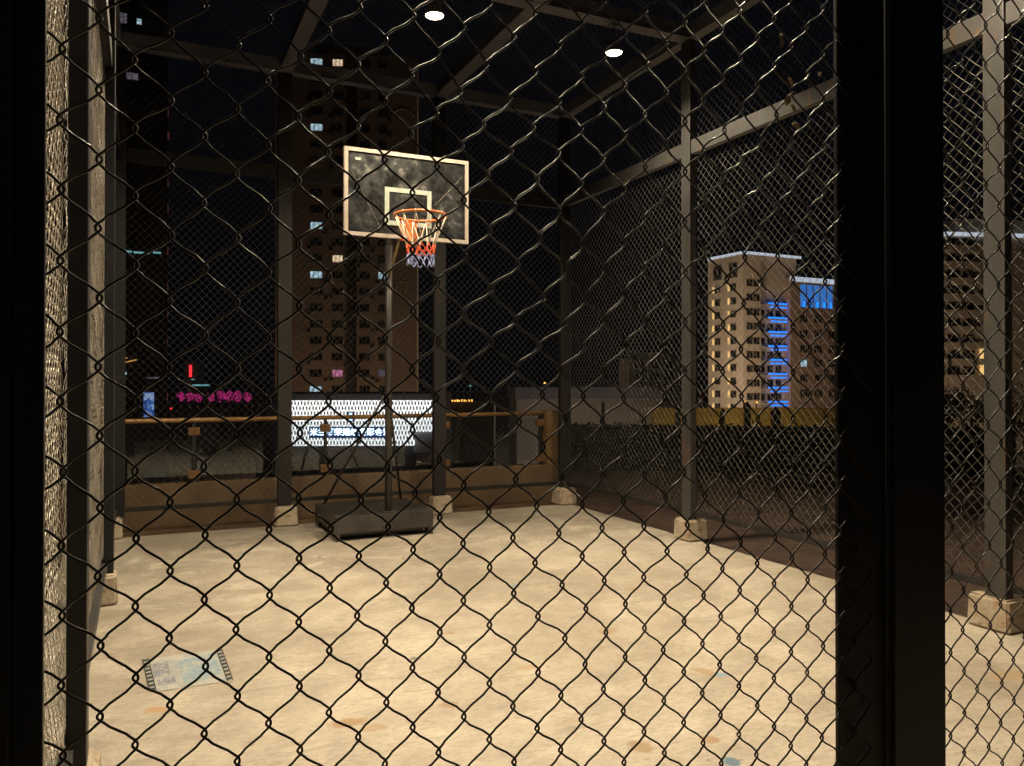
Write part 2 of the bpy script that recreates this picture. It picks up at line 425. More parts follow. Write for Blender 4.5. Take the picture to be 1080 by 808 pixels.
# --- left fence
fl = thing('chain_link_fence', 'chain link fence along the left edge of the court, seen almost edge on', 'fence', (-.22, 1.2, 0), group='chain link fences round the court')
plL = lambda u, w, z: (np.full_like(u, XL) + w + .0035 * np.sin(u * 7 + z * 13) + .0035 * np.sin(u * 3.1 - z * 21) + .002 * np.sin(z * 47 + u * 11), u, z)
for y in POSTY:
    sub(fl, post(fl, -.235, -.170, y - .07, y + .07, .205, ZT, M['post_black']))  # unlit faces of these posts are put in as black colour
for a, b in ((1.22, 3.205), (3.355, 6.375), (6.525, 8.975)):
    sub(fl, rail(fl, -.245, -.19, a, b, ZM, 4.0, M['post']))
    sub(fl, rail(fl, -.25, -.21, a, b, .25, .295, M['post_pale']))
plL0 = lambda u, w, z: (np.full_like(u, XL) + w, u, z)
for k, (a, b) in enumerate(((1.16, 3.24), (3.36, 6.44), (6.46, 9.0))):
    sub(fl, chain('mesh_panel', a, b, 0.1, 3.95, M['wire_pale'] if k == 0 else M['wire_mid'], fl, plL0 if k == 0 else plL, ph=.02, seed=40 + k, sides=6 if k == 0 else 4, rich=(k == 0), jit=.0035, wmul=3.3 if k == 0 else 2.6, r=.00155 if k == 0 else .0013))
    sub(fl, chain('mesh_panel', a, b, 3.97, 5.06, M['wire_dark'], fl, plL, ph=.02, seed=50 + k))

# --- back fence
fb = thing('chain_link_fence', 'chain link fence across the far end of the court, before the glass railing', 'fence', (2.4, 9.05, 0), group='chain link fences round the court')
plB = lambda u, w, z: (u, np.full_like(u, 9.10) + w, z)
PX = (-.215, 1.45, 3.27, 5.0)
for x in PX:
    sub(fb, post(fb, x - .075, x + .075, 9.0, 9.08, .205, ZT, M['post'] if x > 0 else M['post_black']))
for a, b in zip(PX[:-1], PX[1:]):
    a2, b2 = a + .08, b - .08
    sub(fb, rail(fb, a2, b2, 9.02, 9.075, 3.84, 3.99, M['post']))
    sub(fb, rail(fb, a2, b2, 9.03, 9.07, .25, .295, M['post']))
    sub(fb, chain('mesh_panel', a, b, .28, 3.9, M['wire_dark'], fb, plB, ph=.013, seed=int(60 + a * 3)))
    sub(fb, chain('mesh_panel', a, b, 3.93, 5.06, M['wire_dark'], fb, plB, ph=.013, seed=int(80 + a * 3)))

# --- roof
rf = thing('roof_frame', 'steel roof grid of beams covered with chain link mesh over the court', 'roof', (2.4, 5.1, ZT))
def beam(x0, x1, y0, y1):
    m = MB()
    m.box(x0, x1, y0, y1, ZT + .004, ZT + .012)                               # bottom flange
    if x1 - x0 < y1 - y0: m.box((x0+x1)/2 - .045, (x0+x1)/2 + .045, y0, y1, ZT + .012, ZT + .15)
    else: m.box(x0, x1, (y0+y1)/2 - .045, (y0+y1)/2 + .045, ZT + .012, ZT + .149)
    return sub(rf, m.build('beam', M['beam'], rf))
for x in (1.45, 3.27):
    for a, b in ((1.26, 3.20), (3.36, 6.37), (6.53, 8.96)): beam(x - .075, x + .075, a, b)
for y in (3.28, 6.45): beam(-.18, 4.94, y - .075, y + .075)
beam(4.945, 5.06, 1.2, 9.1); beam(-.29, -.185, 1.2, 9.1)
beam(-.18, 4.94, 8.98, 9.1); beam(-.18, 4.94, 1.08, 1.22)
plT = lambda u, w, z: (u, z, np.full_like(u, ZT + .158) + w)
for k, (a, b) in enumerate(((1.1, 6.44), (6.46, 9.1))):
    sub(rf, chain('mesh_panel', -.28, 5.05, a, b, M['wire_dark'], rf, plT, ph=.0, seed=90 + k))

# --- near fence (the one we look through)
fn = thing('chain_link_fence', 'dark chain link fence in the foreground that the whole court is seen through', 'fence', (.6, 1.1, 0), group='chain link fences round the court')
def bend(u, z):
    # a few pushed-in places where someone leaned on the mesh
    for (cu, cz, s, du, dz) in ((.58, 1.75, .07, .010, -.012), (.56, 1.52, .06, .012, .006), (.86, 1.32, .05, .008, -.008), (.48, 2.02, .06, -.006, -.012),
                                (.95, 1.80, .05, .008, -.008), (.30, 1.44, .06, .004, -.009), (1.0, 2.02, .04, .004, -.010), (.62, 1.20, .06, .008, .004)):
        k = np.exp(-((u - cu)**2 + (z - cz)**2) / (2 * s * s)); u = u + 1.35 * du * k; z = z + 1.35 * dz * k
    return u, z
def plN(u, w, z):
    u, z = bend(u, z); return (u, np.full_like(u, YN) + w + .004 * np.sin(u * 5 + z * 3), z)
def plN2(u, w, z): return (u, np.full_like(u, YN) + w, z)
PH = -.0063 - HX                       # nodes at x=-.0063 carry even rows
ZPH = 1.916 - HZ * 44
sub(fn, chain('mesh_panel', -.128, 1.275, .06, 4.0, M['wire_near'], fn, plN, rich=True, sides=8, ph=PH, zph=ZPH, jit=.0010, seed=5))
sub(fn, chain('mesh_panel', 1.44, 4.92, .06, 4.0, M['wire_near'], fn, plN2, rich=True, sides=6, ph=PH + .03, zph=ZPH + .02, jit=.0016, seed=6))
def near_post(x_web0, x_web1, x_t0, x_t1, y0=1.1045, y1=1.114, c0=1.087, c1=1.19):
    m = MB(); m.box(x_web0, x_web1, y0, y1, 0, 5.0)
    w = sub(fn, m.build('post', M['post_black'], fn, bevel=.002))
    b = MB().box(x_t0, x_t1, c0, c1, 0, 5.0).build('post_cover', M['post_black'], w, bevel=.003)
    b.matrix_parent_inverse = Matrix.Identity(4)
    return w
near_post(1.207, 1.335, 1.338, 1.486)
near_post(-.134, -.102, -.30, -.1345, 1.074, 1.089, 1.068, 1.19)
sub(fn, post(fn, 4.95, 5.05, 1.08, 1.19, 0, 5.0, M['post_black']))

# dry leaves caught in the near mesh
def leaf(px, py, rz, tilt, L, label):
    d = YN * math.cos(math.atan((px - CX) / FPX)) / math.cos(YAW + math.atan((px - CX) / FPX))
    p = spot(px, d); z = zat(py, d)
    m = MB(); n = 7
    for s in range(n - 1):
        a, b = s / (n - 1), (s + 1) / (n - 1)
        wa, wb = .32 * L * math.sin(math.pi * a) * .6, .32 * L * math.sin(math.pi * b) * .6
        ca, cb = .35 * L * a * a, .35 * L * b * b
        m.quad([(L*a, ca, -wa), (L*b, cb, -wb), (L*b, cb - .004, 0), (L*a, ca - .004, 0)])
        m.quad([(L*a, ca - .004, 0), (L*b, cb - .004, 0), (L*b, cb, wb), (L*a, ca, wa)])
    o = m.build('dry_leaf', M['leaf']); o.location = (p.x, YN - .012, z); o.rotation_euler = (0, tilt, rz)
    tag(o, label, 'dry leaf', 'dry leaves caught in the near mesh')
leaf(819, 52, .1, -1.2, .035, 'highest dry leaf hanging at a wire crossing, upper right')
leaf(826, 84, .2, .2, .032, 'small curled leaf stuck flat against the mesh, upper right')
leaf(823, 114, -.2, -1.0, .035, 'dry leaf pointing up on the wire beside the black post')
leaf(829, 112, .3, .05, .042, 'longest dry leaf lying sideways on a wire, upper right')
leaf(858, 81, .3, -.5, .025, 'tiny dry leaf nearest the black post at the right')
leaf(830, 132, .1, -.1, .036, 'lowest dry leaf of those caught above the right side rail')

# ------------------------------------------------------------------ concrete foot blocks
def foot(x0, x1, y0, y1, h, label):
    cx, cy = (x0+x1)/2, (y0+y1)/2; a, b = (x1-x0)/2, (y1-y0)/2
    bm = bmesh.new(); bmesh.ops.create_cube(bm, size=1)
    for v in bm.verts:
        t_ = .93 if v.co.z > 0 else 1.0
        v.co = Vector((v.co.x * 2 * a * t_, v.co.y * 2 * b * t_, (v.co.z + .5) * h))
    bmesh.ops.bevel(bm, geom=list(bm.edges), offset=.018, segments=3, affect='EDGES')
    for v in bm.verts: v.co += Vector((random.gauss(0,.0015), random.gauss(0,.0015), random.gauss(0,.0012) if v.co.z > .01 else 0))
    me = bpy.data.meshes.new('concrete_block'); bm.to_mesh(me); bm.free(); me.materials.append(M['block'])
    o = link('concrete_block', me, None, (cx, cy, .001 if y0 < 8.9 else .001))
    tag(o, label, 'concrete block', 'concrete foot blocks under the posts')
foot(4.90, 5.15, 6.34, 6.6, .213, 'tan concrete block under the middle post of the right fence')
foot(4.92, 5.17, 3.17, 3.46, .213, 'largest looking concrete block, beyond the black post at the far right')
foot(4.86, 5.11, 8.90, 9.16, .213, 'concrete block under the far right corner post')
foot(3.15, 3.40, 8.90, 9.16, .213, 'concrete block just right of the hoop base')
foot(1.33, 1.58, 8.90, 9.16, .213, 'concrete block left of the hoop base at the far fence')
foot(-.38, -.155, 8.90, 9.16, .213, 'farthest concrete block on the left, at the back corner')
foot(-.38, -.14, 6.30, 6.58, .213, 'rust stained concrete block halfway along the left fence')
foot(-.40, -.125, 3.16, 3.42, .213, 'nearest concrete block, at the foot of the left fence post')

# ------------------------------------------------------------------ basketball hoop
BX, BYY = 2.256, 7.07
hp = thing('basketball_hoop', 'portable basketball hoop with dark board, orange rim and black weighted base', 'basketball hoop', (2.28, 8.3, 0))
def hs(o): return sub(hp, o)
b = MB(); b.box(1.755, 2.775, 7.84, 8.86, .075, .245)
base = hs(b.build('base', M['hoop_black'], hp, bevel=.008))
for x0, x1, y0, y1 in ((1.755,1.80,7.842,7.98),(2.72,2.773,7.842,7.98),(1.757,1.80,8.72,8.858),(2.72,2.773,8.72,8.858)):
    hs(MB().box(x0, x1, y0, y1, .001, .085).build('foot', M['hoop_black'], hp, bevel=.003))
hs(MB().box(1.82, 2.70, 7.95, 8.74, .03, .078).build('ballast_tray', M['lamp_dark'], hp))
hs(MB().tube([(2.32,7.94,.24),(2.32,7.94,2.0),(2.32,7.94,3.0)], .037, 16).build('pole', M['hoop_pole'], hp, smooth=True))
hs(MB().box(2.24,2.40,7.86,8.02,.246,.258).build('pole_flange', M['hoop_pole'], hp))
hs(MB().tube([(2.32,7.975,1.50),(1.84,8.78,.25)], .014, 10).build('brace', M['hoop_black'], hp, smooth=True))
hs(MB().tube([(2.32,7.975,1.55),(2.71,8.78,.25)], .014, 10).build('brace', M['hoop_black'], hp, smooth=True))
hs(MB().tube([(2.32,7.93,2.66),(2.20,7.13,2.98)], .014, 10).build('strut', M['strut_tan'], hp, smooth=True))
hs(MB().tube([(2.32,7.94,3.30),(2.27,7.13,3.32)], .028, 12).build('arm', M['hoop_pole'], hp, smooth=True))
hs(MB().tube([(2.32,7.94,2.99),(2.32,7.94,3.34)], .033, 14).build('pole_top', M['hoop_pole'], hp, smooth=True))
# board: 1.2 m wide
bx0, bx1, bz0, bz1 = 1.656, 2.856, 2.915, 3.712
board = hs(MB().box(bx0 + .03, bx1 - .03, BYY + .008, BYY + .028, bz0 + .03, bz1 - .03).build('backboard', M['board'], hp))
fm = MB(); tW = .034
fm.box(bx0, bx1, BYY - .002, BYY + .036, bz1 - tW, bz1); fm.box(bx0, bx1, BYY - .002, BYY + .036, bz0, bz0 + tW)
fm.box(bx0, bx0 + tW, BYY - .001, BYY + .035, bz0 + tW, bz1 - tW); fm.box(bx1 - tW, bx1, BYY - .001, BYY + .035, bz0 + tW, bz1 - tW)
o = fm.build('frame', M['frame_cream'], board)
tg = MB(); a0, a1, c0, c1, q = 2.03, 2.482, 3.035, 3.385, .042
tg.box(a0, a1, BYY + .004, BYY + .0078, c1 - q, c1); tg.box(a0, a1, BYY + .004, BYY + .0078, c0, c0 + q)
tg.box(a0, a0 + q, BYY + .004, BYY + .0078, c0 + q, c1 - q); tg.box(a1 - q, a1, BYY + .004, BYY + .0078, c0 + q, c1 - q)
tg.build('target_square', M['target_white'], board)
# maker's small plate in the corner and two faint scratch lines
pl = MB(); pl.box(1.755, 1.805, BYY + .004, BYY + .0078, 3.60, 3.625); pl.build('corner_mark', M['target_white'], board)
for p0, p1 in (((1.72, BYY + .0066, 3.50), (1.98, BYY + .0066, 3.02)), ((2.52, BYY + .0066, 3.26), (2.79, BYY + .0066, 3.55))):
    MB().tube([p0, p1], .0022, 5).build('scratch', M['scratch'], board)
RY, RZ = BYY - .355, 3.068
ring = [(BX + .235*math.cos(a), RY + .235*math.sin(a), RZ) for a in np.linspace(0, 2*math.pi, 49)[:-1]]
rim = hs(MB().tube(ring, .0105, 10, closed=True).build('rim', M['orange'], hp, smooth=True))
bk = MB(); bk.box(BX - .075, BX + .075, BYY - .014, BYY + .006, RZ - .17, RZ + .02)
bk.prism([(BX - .06, RZ - .012), (BX - .045, RZ - .012), (BX - .045, RZ + .006), (BX - .06, RZ + .006)], BYY - .15, BYY - .012)
bk.prism([(BX + .045, RZ - .012), (BX + .06, RZ - .012), (BX + .06, RZ + .006), (BX + .045, RZ + .006)], BYY - .15, BYY - .012)
bk.build('bracket', M['orange'], rim)
for s in (-1, 1):
    MB().tube([(BX + s*.06, BYY - .012, RZ - .15), (BX + s*.155, RY + .17, RZ - .012)], .007, 8).build('brace_rod', M['orange'], rim, smooth=True)
NH = 12
def pt(k, r, z): a = 2*math.pi*k/NH; return (BX + r*math.cos(a), RY + r*math.sin(a), RZ + z)
net = MB()
for k in range(NH):
    net.tube([pt(k, .236, .012), pt(k, .245, -.004), pt(k, .225, -.016)], .004, 5)
    for s in (-.5, .5):
        net.tube([pt(k, .228, -.012), pt(k + s*.35, .19, -.10), pt(k + s*.75, .15, -.19), pt(k + s, .126, -.268)], .0042, 5)
netp = hs(net.build('net', M['cord_white'], hp, smooth=True))
def netband(rows, mat, start):
    m = MB()
    for q in range(len(rows) - 1):
        (r0, z0), (r1, z1) = rows[q], rows[q + 1]
        for k in range(NH):
            for s in (-.5, .5):
                kk = k + (.5 if (start + q) % 2 == 0 else 0)
                m.tube([pt(kk, r0, z0), pt(kk + s*.5, (r0+r1)/2*1.03, (z0+z1)/2), pt(kk + s, r1, z1)], .0048, 5)
        for k in range(NH):
            kk = k + (.5 if (start + q) % 2 == 0 else 0)
            m.tube([pt(kk, r0, z0 + .007), pt(kk, r0 * 1.02, z0 - .007)], .0075, 5)
    return m
netband([(.126,-.268),(.120,-.308),(.117,-.348)], M['cord_red'], 0).build('net_band', M['cord_red'], netp, smooth=True)
lo = netband([(.117,-.348),(.118,-.388)], M['cord_blue'], 0)
for k in range(NH):
    if k in (4, 9): continue
    lo.tube([pt(k, .118, -.388), pt(k + .2, .12, -.425), pt(k + .5, .118, -.446), pt(k + .8, .12, -.425), pt(k + 1, .118, -.388)], .0055, 5)
lo.build('net_band', M['cord_blue'], netp, smooth=True)

# ------------------------------------------------------------------ ceiling lamps
LAMP_W = 490
def lamp_proto():
    t_ = thing('ceiling_lamp', '', 'lamp', (0,0,0), group='round lamps hanging under the roof beams')
    MB().lathe([(.018,.14),(.035,.13),(.055,.095),(.078,.03),(.084,0),(.080,0),(.074,.028),(.05,.09),(.0,.12)], sides=28).build('shade', M['lamp_shade'], t_, smooth=True)
    MB().lathe([(.0,-.004),(.04,-.002),(.072,.004),(.076,.012)], sides=28).build('lens', M['lamp_lens'], t_, smooth=True)
    MB().tube([(0,0,.135),(0,0,.275)], .009, 8).build('stem', M['lamp_dark'], t_)
    MB().box(-.05,.05,-.03,.03,.262,.278).build('bracket', M['lamp_dark'], t_)
    return t_
lp = lamp_proto(); first = True
for (x, y, lab) in ((2.29, 6.45, 'round ceiling lamp above the backboard, left of the two lit lamps in view'),
                    (4.11, 6.45, 'round ceiling lamp near the right fence, right of the two lit lamps in view'),
                    (.47, 6.45, 'round ceiling lamp on the far beam nearest the left fence'),
                    (.47, 3.28, 'round ceiling lamp on the near beam nearest the left fence'),
                    (2.29, 3.28, 'round ceiling lamp at the middle of the near roof beam'),
                    (4.11, 3.28, 'round ceiling lamp on the near beam beside the right fence')):
    o = lp if first else copy_tree(lp)
    first = False
    o.location = (x, y, 4.745); o['label'] = lab
    L = bpy.data.lights.new('lamp_light', 'SPOT'); L.energy = LAMP_W; L.color = (1, .83, .60)
    L.spot_size = R_(146); L.spot_blend = .85; L.shadow_soft_size = .07
    lo_ = bpy.data.objects.new('lamp_light', L); C.objects.link(lo_); lo_.location = (x, y, 4.73)

# ------------------------------------------------------------------ faded sticker on the court
def sticker():
    tl, bl, tr, br = ground(150.5,695.5), ground(158.5,730), ground(235,684.5), ground(247,717.5)
    m, nt, b_ = nm('faded_print')
    v = coord(nt); n1 = noise(nt, v, 9, 7, .7); n2 = noise(nt, v, 60, 4)
    k = math_(nt, 'MULTIPLY', n1, n2)
    nt.links.new(ramp(nt, k, [(.2, (.30,.33,.32)), (.28, (.42,.40,.33)), (.4, (.47,.41,.32))]), b_.inputs['Base Color']); b_.inputs['Roughness'].default_value = .6
    mb_, ntb, bb_ = nm('faded_blue_print')
    vb = coord(ntb); kb = math_(ntb, 'MULTIPLY', noise(ntb, vb, 7, 7, .7), noise(ntb, vb, 50, 4))
    ntb.links.new(ramp(ntb, kb, [(.18, (.20,.29,.34)), (.27, (.29,.345,.35)), (.34, (.44,.41,.33))]), bb_.inputs['Base Color'])
    ms, nts, bs = nm('faded_grey_print')
    vs_ = coord(nts); ks = math_(nts, 'MULTIPLY', noise(nts, vs_, 14, 7, .7), noise(nts, vs_, 70, 4))
    nts.links.new(ramp(nts, ks, [(.2, (.16,.18,.22)), (.29, (.28,.29,.3)), (.34, (.45,.42,.35))]), bs.inputs['Base Color'])
    blk = surf('black_print', (.012,.012,.012), (.03,.03,.03), 40, .6, 0, 0)
    def P(a, c, z): p = tl.lerp(tr, a).lerp(bl.lerp(br, a), c); return (p.x, p.y, z)
    root = thing('floor_sticker', 'faded blue printed sticker with black barred ends on the concrete floor', 'sticker', (0,0,0))
    s = MB()
    for i in range(1): s.quad([P(0,1,.003), P(1,1,.003), P(1,0,.003), P(0,0,.003)])
    s.build('sheet', m, root)
    f = MB(); f.quad([P(.42,.95,.0045), P(.90,.78,.0045), P(.86,.08,.0045), P(.40,.22,.0045)]); f.build('blue_print', mb_, root)
    g = MB(); g.quad([P(.09,.62,.0045), P(.29,.58,.0045), P(.30,.16,.0045), P(.10,.22,.0045)]); g.quad([P(.12,.86,.0045), P(.33,.84,.0045), P(.33,.66,.0045), P(.12,.70,.0045)]); g.build('grey_print', ms, root)
    for e0, e1, n in ((.0, .085, 9), (.92, 1.0, 9)):
        d = MB()
        for i in range(n):
            c0, c1 = (i + .04) / n, (i + .80) / n
            d.quad([P(e0, c1, .005), P(e1, c1 - .25/n, .005), P(e1, c0 - .0/n, .005), P(e0, c0 + .2/n, .005)])
        for q_ in (e0, e1 - .012): d.quad([P(q_, 1, .0056), P(q_ + .012, 1, .0056), P(q_ + .012, 0, .0056), P(q_, 0, .0056)])
        d.build('barred_end', blk, root)
sticker()

# ------------------------------------------------------------------ terrace edge at the back: low wall and glass railing
cw = MB().box(-6, 5.16, 9.45, 9.75, -.1, .46).build('low_wall', M['curb'])
tag(cw, 'low brown tiled wall under the glass railing behind the far fence', 'low wall')
gr = thing('glass_railing', 'glass railing with an orange brown handrail and brass brackets on the low brown wall', 'railing', (0, 9.6, .46))
def gs(o): return sub(gr, o)
hr = MB().tube([(-6, 9.6, 1.155), (4.98, 9.6, 1.155)], .026, 12); gs(hr.build('handrail', M['rail_wood'], gr, smooth=True))
xs = [-5.4, -3.9, -2.4, -.93, .55, 2.02, 3.55, 4.93]
for x in xs:
    p_ = gs(MB().box(x - .018, x + .018, 9.585, 9.615, .461, 1.13).build('rail_post', M['post'], gr))
    for z in (.50, .985):
        q_ = MB().box(x - .06, x + .06, 9.572, 9.628, z, z + .09).build('bracket', M['bracket'], p_, bevel=.004)
for a, b_ in zip(xs[:-1], xs[1:]):
    gs(MB().box(a + .03, b_ - .03, 9.594, 9.606, .53, 1.105).build('glass_panel', M['glass'], gr))
gs(MB().box(4.99, 5.15, 9.5, 9.68, .461, 1.19).build('end_pillar', M['pillar'], gr, bevel=.006))

# hedge across the dark side of the terrace, beyond the right fence
def hedge():
    A, B = spot(577, 14.6), spot(1060, 13.2)
    d = B - A; Ln = d.length; rz = math.atan2(d.y, d.x)
    V = []; F = []; n = 9000
    g = np.random.default_rng(3)
    for i in range(n):
        y = g.uniform(-.1, .7) if g.random() < .4 else -abs(g.normal(0, .07))
        c = np.array([g.uniform(0, Ln), y, .84 * g.random() ** .8 + g.normal(0, .02)])
        a = g.normal(0, 1, 3); a /= np.linalg.norm(a); b_ = np.cross(a, g.normal(0, 1, 3)); b_ /= np.linalg.norm(b_)
        s = g.uniform(.025, .05); k = len(V)
        V += [tuple(c - a*s), tuple(c + b_*s*.5), tuple(c + a*s), tuple(c - b_*s*.5)]; F.append((k, k+1, k+2, k+3))
    m = MB(); m.v = V; m.f = F; m.m = [0] * len(F)
    t_ = thing('hedge', 'long dark clipped hedge beyond the right fence, under the ochre wall', 'hedge', (A.x, A.y, -.03), rz)
    m.build('foliage', M['hedge'], t_)
    MB().box(.02, Ln, .02, .6, .001, .80).build('dense_core', M['hedge'], t_)
hedge()

# ------------------------------------------------------------------ city
ROT = -YAW
GZ = -12
M['tan_wall'] = surf('tan_render', (.27,.20,.155), (.35,.265,.21), .25, .85, 0, .1, .02)
M['beige_wall'] = surf('beige_render', (.42,.34,.26), (.52,.43,.34), .25, .85, 0, .1, .02)
M['brown_wall'] = surf('brown_render', (.24,.16,.12), (.31,.21,.16), .3, .85, 0, .1, .02)
M['dark_wall'] = surf('dark_cladding', (.035,.03,.03), (.05,.045,.045), .3, .8, 0, 0)
M['grey_wall'] = surf('grey_panels', (.22,.20,.22), (.30,.28,.30), .4, .8, 0, 0)
M['yellow_wall'] = surf('ochre_wall', (.42,.30,.10), (.54,.40,.15), .8, .85, 0, .1)
M['pane'] = surf('dark_pane', (.008,.009,.011), (.018,.018,.02), .8, .12, 0, 0)
M['win_frame'] = surf('window_frame', (.10,.075,.055), (.14,.10,.075), 2, .6, 0, 0)
M['lit_cool'] = window_glow('cool_lit_room', (.10,.22,.30), (.65,.9,1.0), .75)
M['lit_warm'] = window_glow('warm_lit_room', (.55,.28,.12), (1,.85,.6), .9)
M['lit_dim'] = window_glow('dim_lit_room', (.06,.05,.08), (.28,.24,.30), .4)
M['lit_pink'] = window_glow('pink_lit_room', (.35,.05,.15), (.9,.35,.6), .6)
M['led_white'] = glow('white_led', (.75,.85,1), .55)
M['led_blue'] = glow('blue_led', (.004,.19,1), 2.0)
M['led_blue_soft'] = glow('blue_wash_panel', (.04,.26,.85), .55)
M['led_violet'] = glow('violet_led', (.25,.22,.7), .35)
M['warm_spot'] = glow('warm_wall_light', (1,.62,.22), .9)
M['amber'] = glow('amber_light', (1,.45,.08), 2.0)
M['red'] = glow('red_light', (1,.03,.04), 1.6)
M['magenta'] = glow('magenta_light', (1,.05,.38), .42)
M['cyan'] = glow('cyan_light', (.35,.85,.9), .4)

def window_mesh(name, w, h, pane, mull=2):
    m = MB(); t_ = min(w, h) * .07
    m.box(-w/2, w/2, -.10, .0, -h/2, -h/2 + t_, 0); m.box(-w/2, w/2, -.10, 0, h/2 - t_, h/2, 0)
    m.box(-w/2, -w/2 + t_, -.10, 0, -h/2 + t_, h/2 - t_, 0); m.box(w/2 - t_, w/2, -.10, 0, -h/2 + t_, h/2 - t_, 0)
    for k in range(1, mull + 1):
        x = -w/2 + w * k / (mull + 1); m.box(x - t_*.4, x + t_*.4, -.09, 0, -h/2 + t_, h/2 - t_, 0)
    m.box(-w/2 + t_, w/2 - t_, -.05, -.01, -h/2 + t_, h/2 - t_, 1)
    return m.mesh(name, [M['win_frame'], pane])

# --- tan apartment tower behind the hoop
D1 = 145
t1 = thing('apartment_tower', 'tall tan apartment tower behind the hoop with a few lit windows', 'building', spot(370, D1) + Vector((0,0,GZ)), ROT + R_(6))
def l1(px): return lat(px, D1) - lat(370, D1)
def z1(py): return zat(py, D1) - GZ
m = MB(); top = z1(57)
m.box(l1(292), l1(363.5), 0, 14, 0, top); m.box(l1(376), l1(439.5), 0, 14, 0, top); m.box(l1(363.5), l1(376), 2.2, 14, 0, top - .5)
m.box(l1(330), l1(405), 3, 11, top, top + 3.0)
m.build('wall', M['tan_wall'], t1)
md = MB().box(l1(364.5), l1(375), 2.1, 2.19, 3, top - 2); md.build('recess_panel', M['dark_wall'], t1)  # dark panel across the back of the recess
cols = ((334, 2.3), (356, 2.0), (384, 2.0), (403, 1.7))
wm = {}
def wmesh(w, kind):
    k = (w, kind)
    if k not in wm: wm[k] = window_mesh('window', w, 1.45, M[kind])
    return wm[k]
lit1 = {(332,66):'lit_cool',(354,66):'lit_warm',(334,135):'lit_cool',(334,238):'lit_cool',(356,273):'lit_warm',
        (334,290):'lit_cool',(403,290):'lit_cool',(356,393):'lit_pink',(403,393):'lit_dim',(334,411):'lit_cool'}
acm = MB(); acm.box(-.42,.42,-.42,0,-.32,.32,0); acm.lathe([(.0,0),(.24,0),(.26,.02)], (0,0,0), 12, 1)
for i in range(len(acm.v) - 36, len(acm.v)):
    x, y, z = acm.v[i]; acm.v[i] = (x, -.425 - z, y)
acme = acm.mesh('ac_unit', [M['win_frame'], M['pane']])
ac_n = 0
for r in range(21):
    py = 66 + 17.25 * r
    for px, w in cols:
        kind = 'pane'
        for (qx, qy), kk in lit1.items():
            if abs(qx - px) < 8 and abs(qy - py) < 8: kind = kk
        link('window', wmesh(w, kind), t1, (l1(px + random.uniform(-.4,.4)), 0, z1(py)))
        if ac_n < 60 and random.random() < .72:
            link('ac_unit', acme, t1, (l1(px) + w * random.choice((-.55, .75)), 0, z1(py) - 1.15 + random.uniform(-.3,.3))); ac_n += 1
# faint sign character and ring on the blank end of the tower
def text_obj(name, s, size, mat, parent, loc, rot, ext=.04, off=0.0):
    cu = bpy.data.curves.new(name, 'FONT'); cu.body = s; cu.size = size; cu.extrude = ext; cu.offset = off
    cu.align_x = 'CENTER'; cu.align_y = 'CENTER'
    tmp = bpy.data.objects.new('tmp_text', cu); C.objects.link(tmp)
    dg = bpy.context.evaluated_depsgraph_get(); me = bpy.data.meshes.new_from_object(tmp.evaluated_get(dg))
    bpy.data.objects.remove(tmp); me.materials.clear(); me.materials.append(mat)
    o = link(name, me, parent); o.location = loc; o.rotation_euler = rot
    return o
M['letter_tan'] = surf('tan_letter', (.55,.42,.28), (.65,.5,.34), 2, .6, 0, 0)
text_obj('lettering', '府', 2.6, M['letter_tan'], t1, (l1(423.5), -.12, z1(303)), (R_(90),0,0), .08)
rg = MB(); rg.tube([(l1(424) + 2.0*math.cos(a), -.15, z1(124) + 1.9*math.sin(a)) for a in np.linspace(.3, 2.9, 14)], .14, 6)
rg.build('ring_emblem', M['letter_tan'], t1)

# --- beige hotel at the right
D2 = 182
AL = math.asin(.45)
t2 = thing('office_building', 'beige building at the right with blue light strips and a white lit roof edge', 'building', spot(784, D2) + Vector((0,0,GZ)), ROT + AL)
H2 = zat(266, D2) - GZ; H2b = zat(291.5, 187) - GZ
m = MB(); m.box(0, 5.4, 0, 12, 0, H2); m.box(5.4, 14.2, 1.4, 12, 0, H2 - .02); m.box(5.4, 18.2, 1.41, 12, H2b - 1, H2 - .021)
m.box(0, 18.2, .3, 12.2, H2 - .02, H2 + .3)
m.build('wall', M['beige_wall'], t2)
m = MB(); m.box(14.2, 44, -.6, 13, 0, H2b); m.build('side_wing', M['brown_wall'], t2)
m = MB(); m.box(-.12, 18.3, -.12, -.0, H2 - .30, H2 + .32); m.box(-.12, -.002, 0, 12.1, H2 - .30, H2 + .32); m.build('roof_light_strip', M['led_white'], t2)
m = MB(); m.box(14.0, 44, -.75, -.61, H2b - 1.0, H2b + .15); m.build('roof_light_strip', M['led_white'], t2)
m = MB()
for k in range(5):
    x = 17.4 + k * 2.25; m.box(x, x + 1.75, -.70, -.602, H2b - 7.0, H2b - 1.6)
m.build('blue_panel', M['led_blue_soft'], t2)
m = MB()
for k in range(5):
    x = 18.2 + k * 2.25; m.box(x, x + .5, -.80, -.71, H2b - 6.9, H2b - 5.6)
m.build('blue_uplight', M['led_blue'], t2)
wA = window_mesh('window', 1.9, 1.7, M['pane'], 1); wB = window_mesh('window', 2.6, 1.9, M['pane'], 2); wT = window_mesh('window', 3.0, 3.6, M['pane'], 1)
wl = MB().box(-.28, .28, -.16, -.0, -.75, .75).mesh('wall_light', [M['warm_spot']])
rows2 = [zat(y, 190) - GZ for y in (305.5, 319.5, 333, 346.5, 360.5, 374, 388, 402, 415.5, 429)]
for y_loc in (3.2, 8.6):
    o = link('window', wT, t2, (0, y_loc, zat(288, 190) - GZ), -math.pi/2)
    for z in rows2:
        link('window', wA, t2, (0, y_loc, z), -math.pi/2)
        link('wall_light', wl, t2, (0, y_loc + 1.55, z), -math.pi/2)
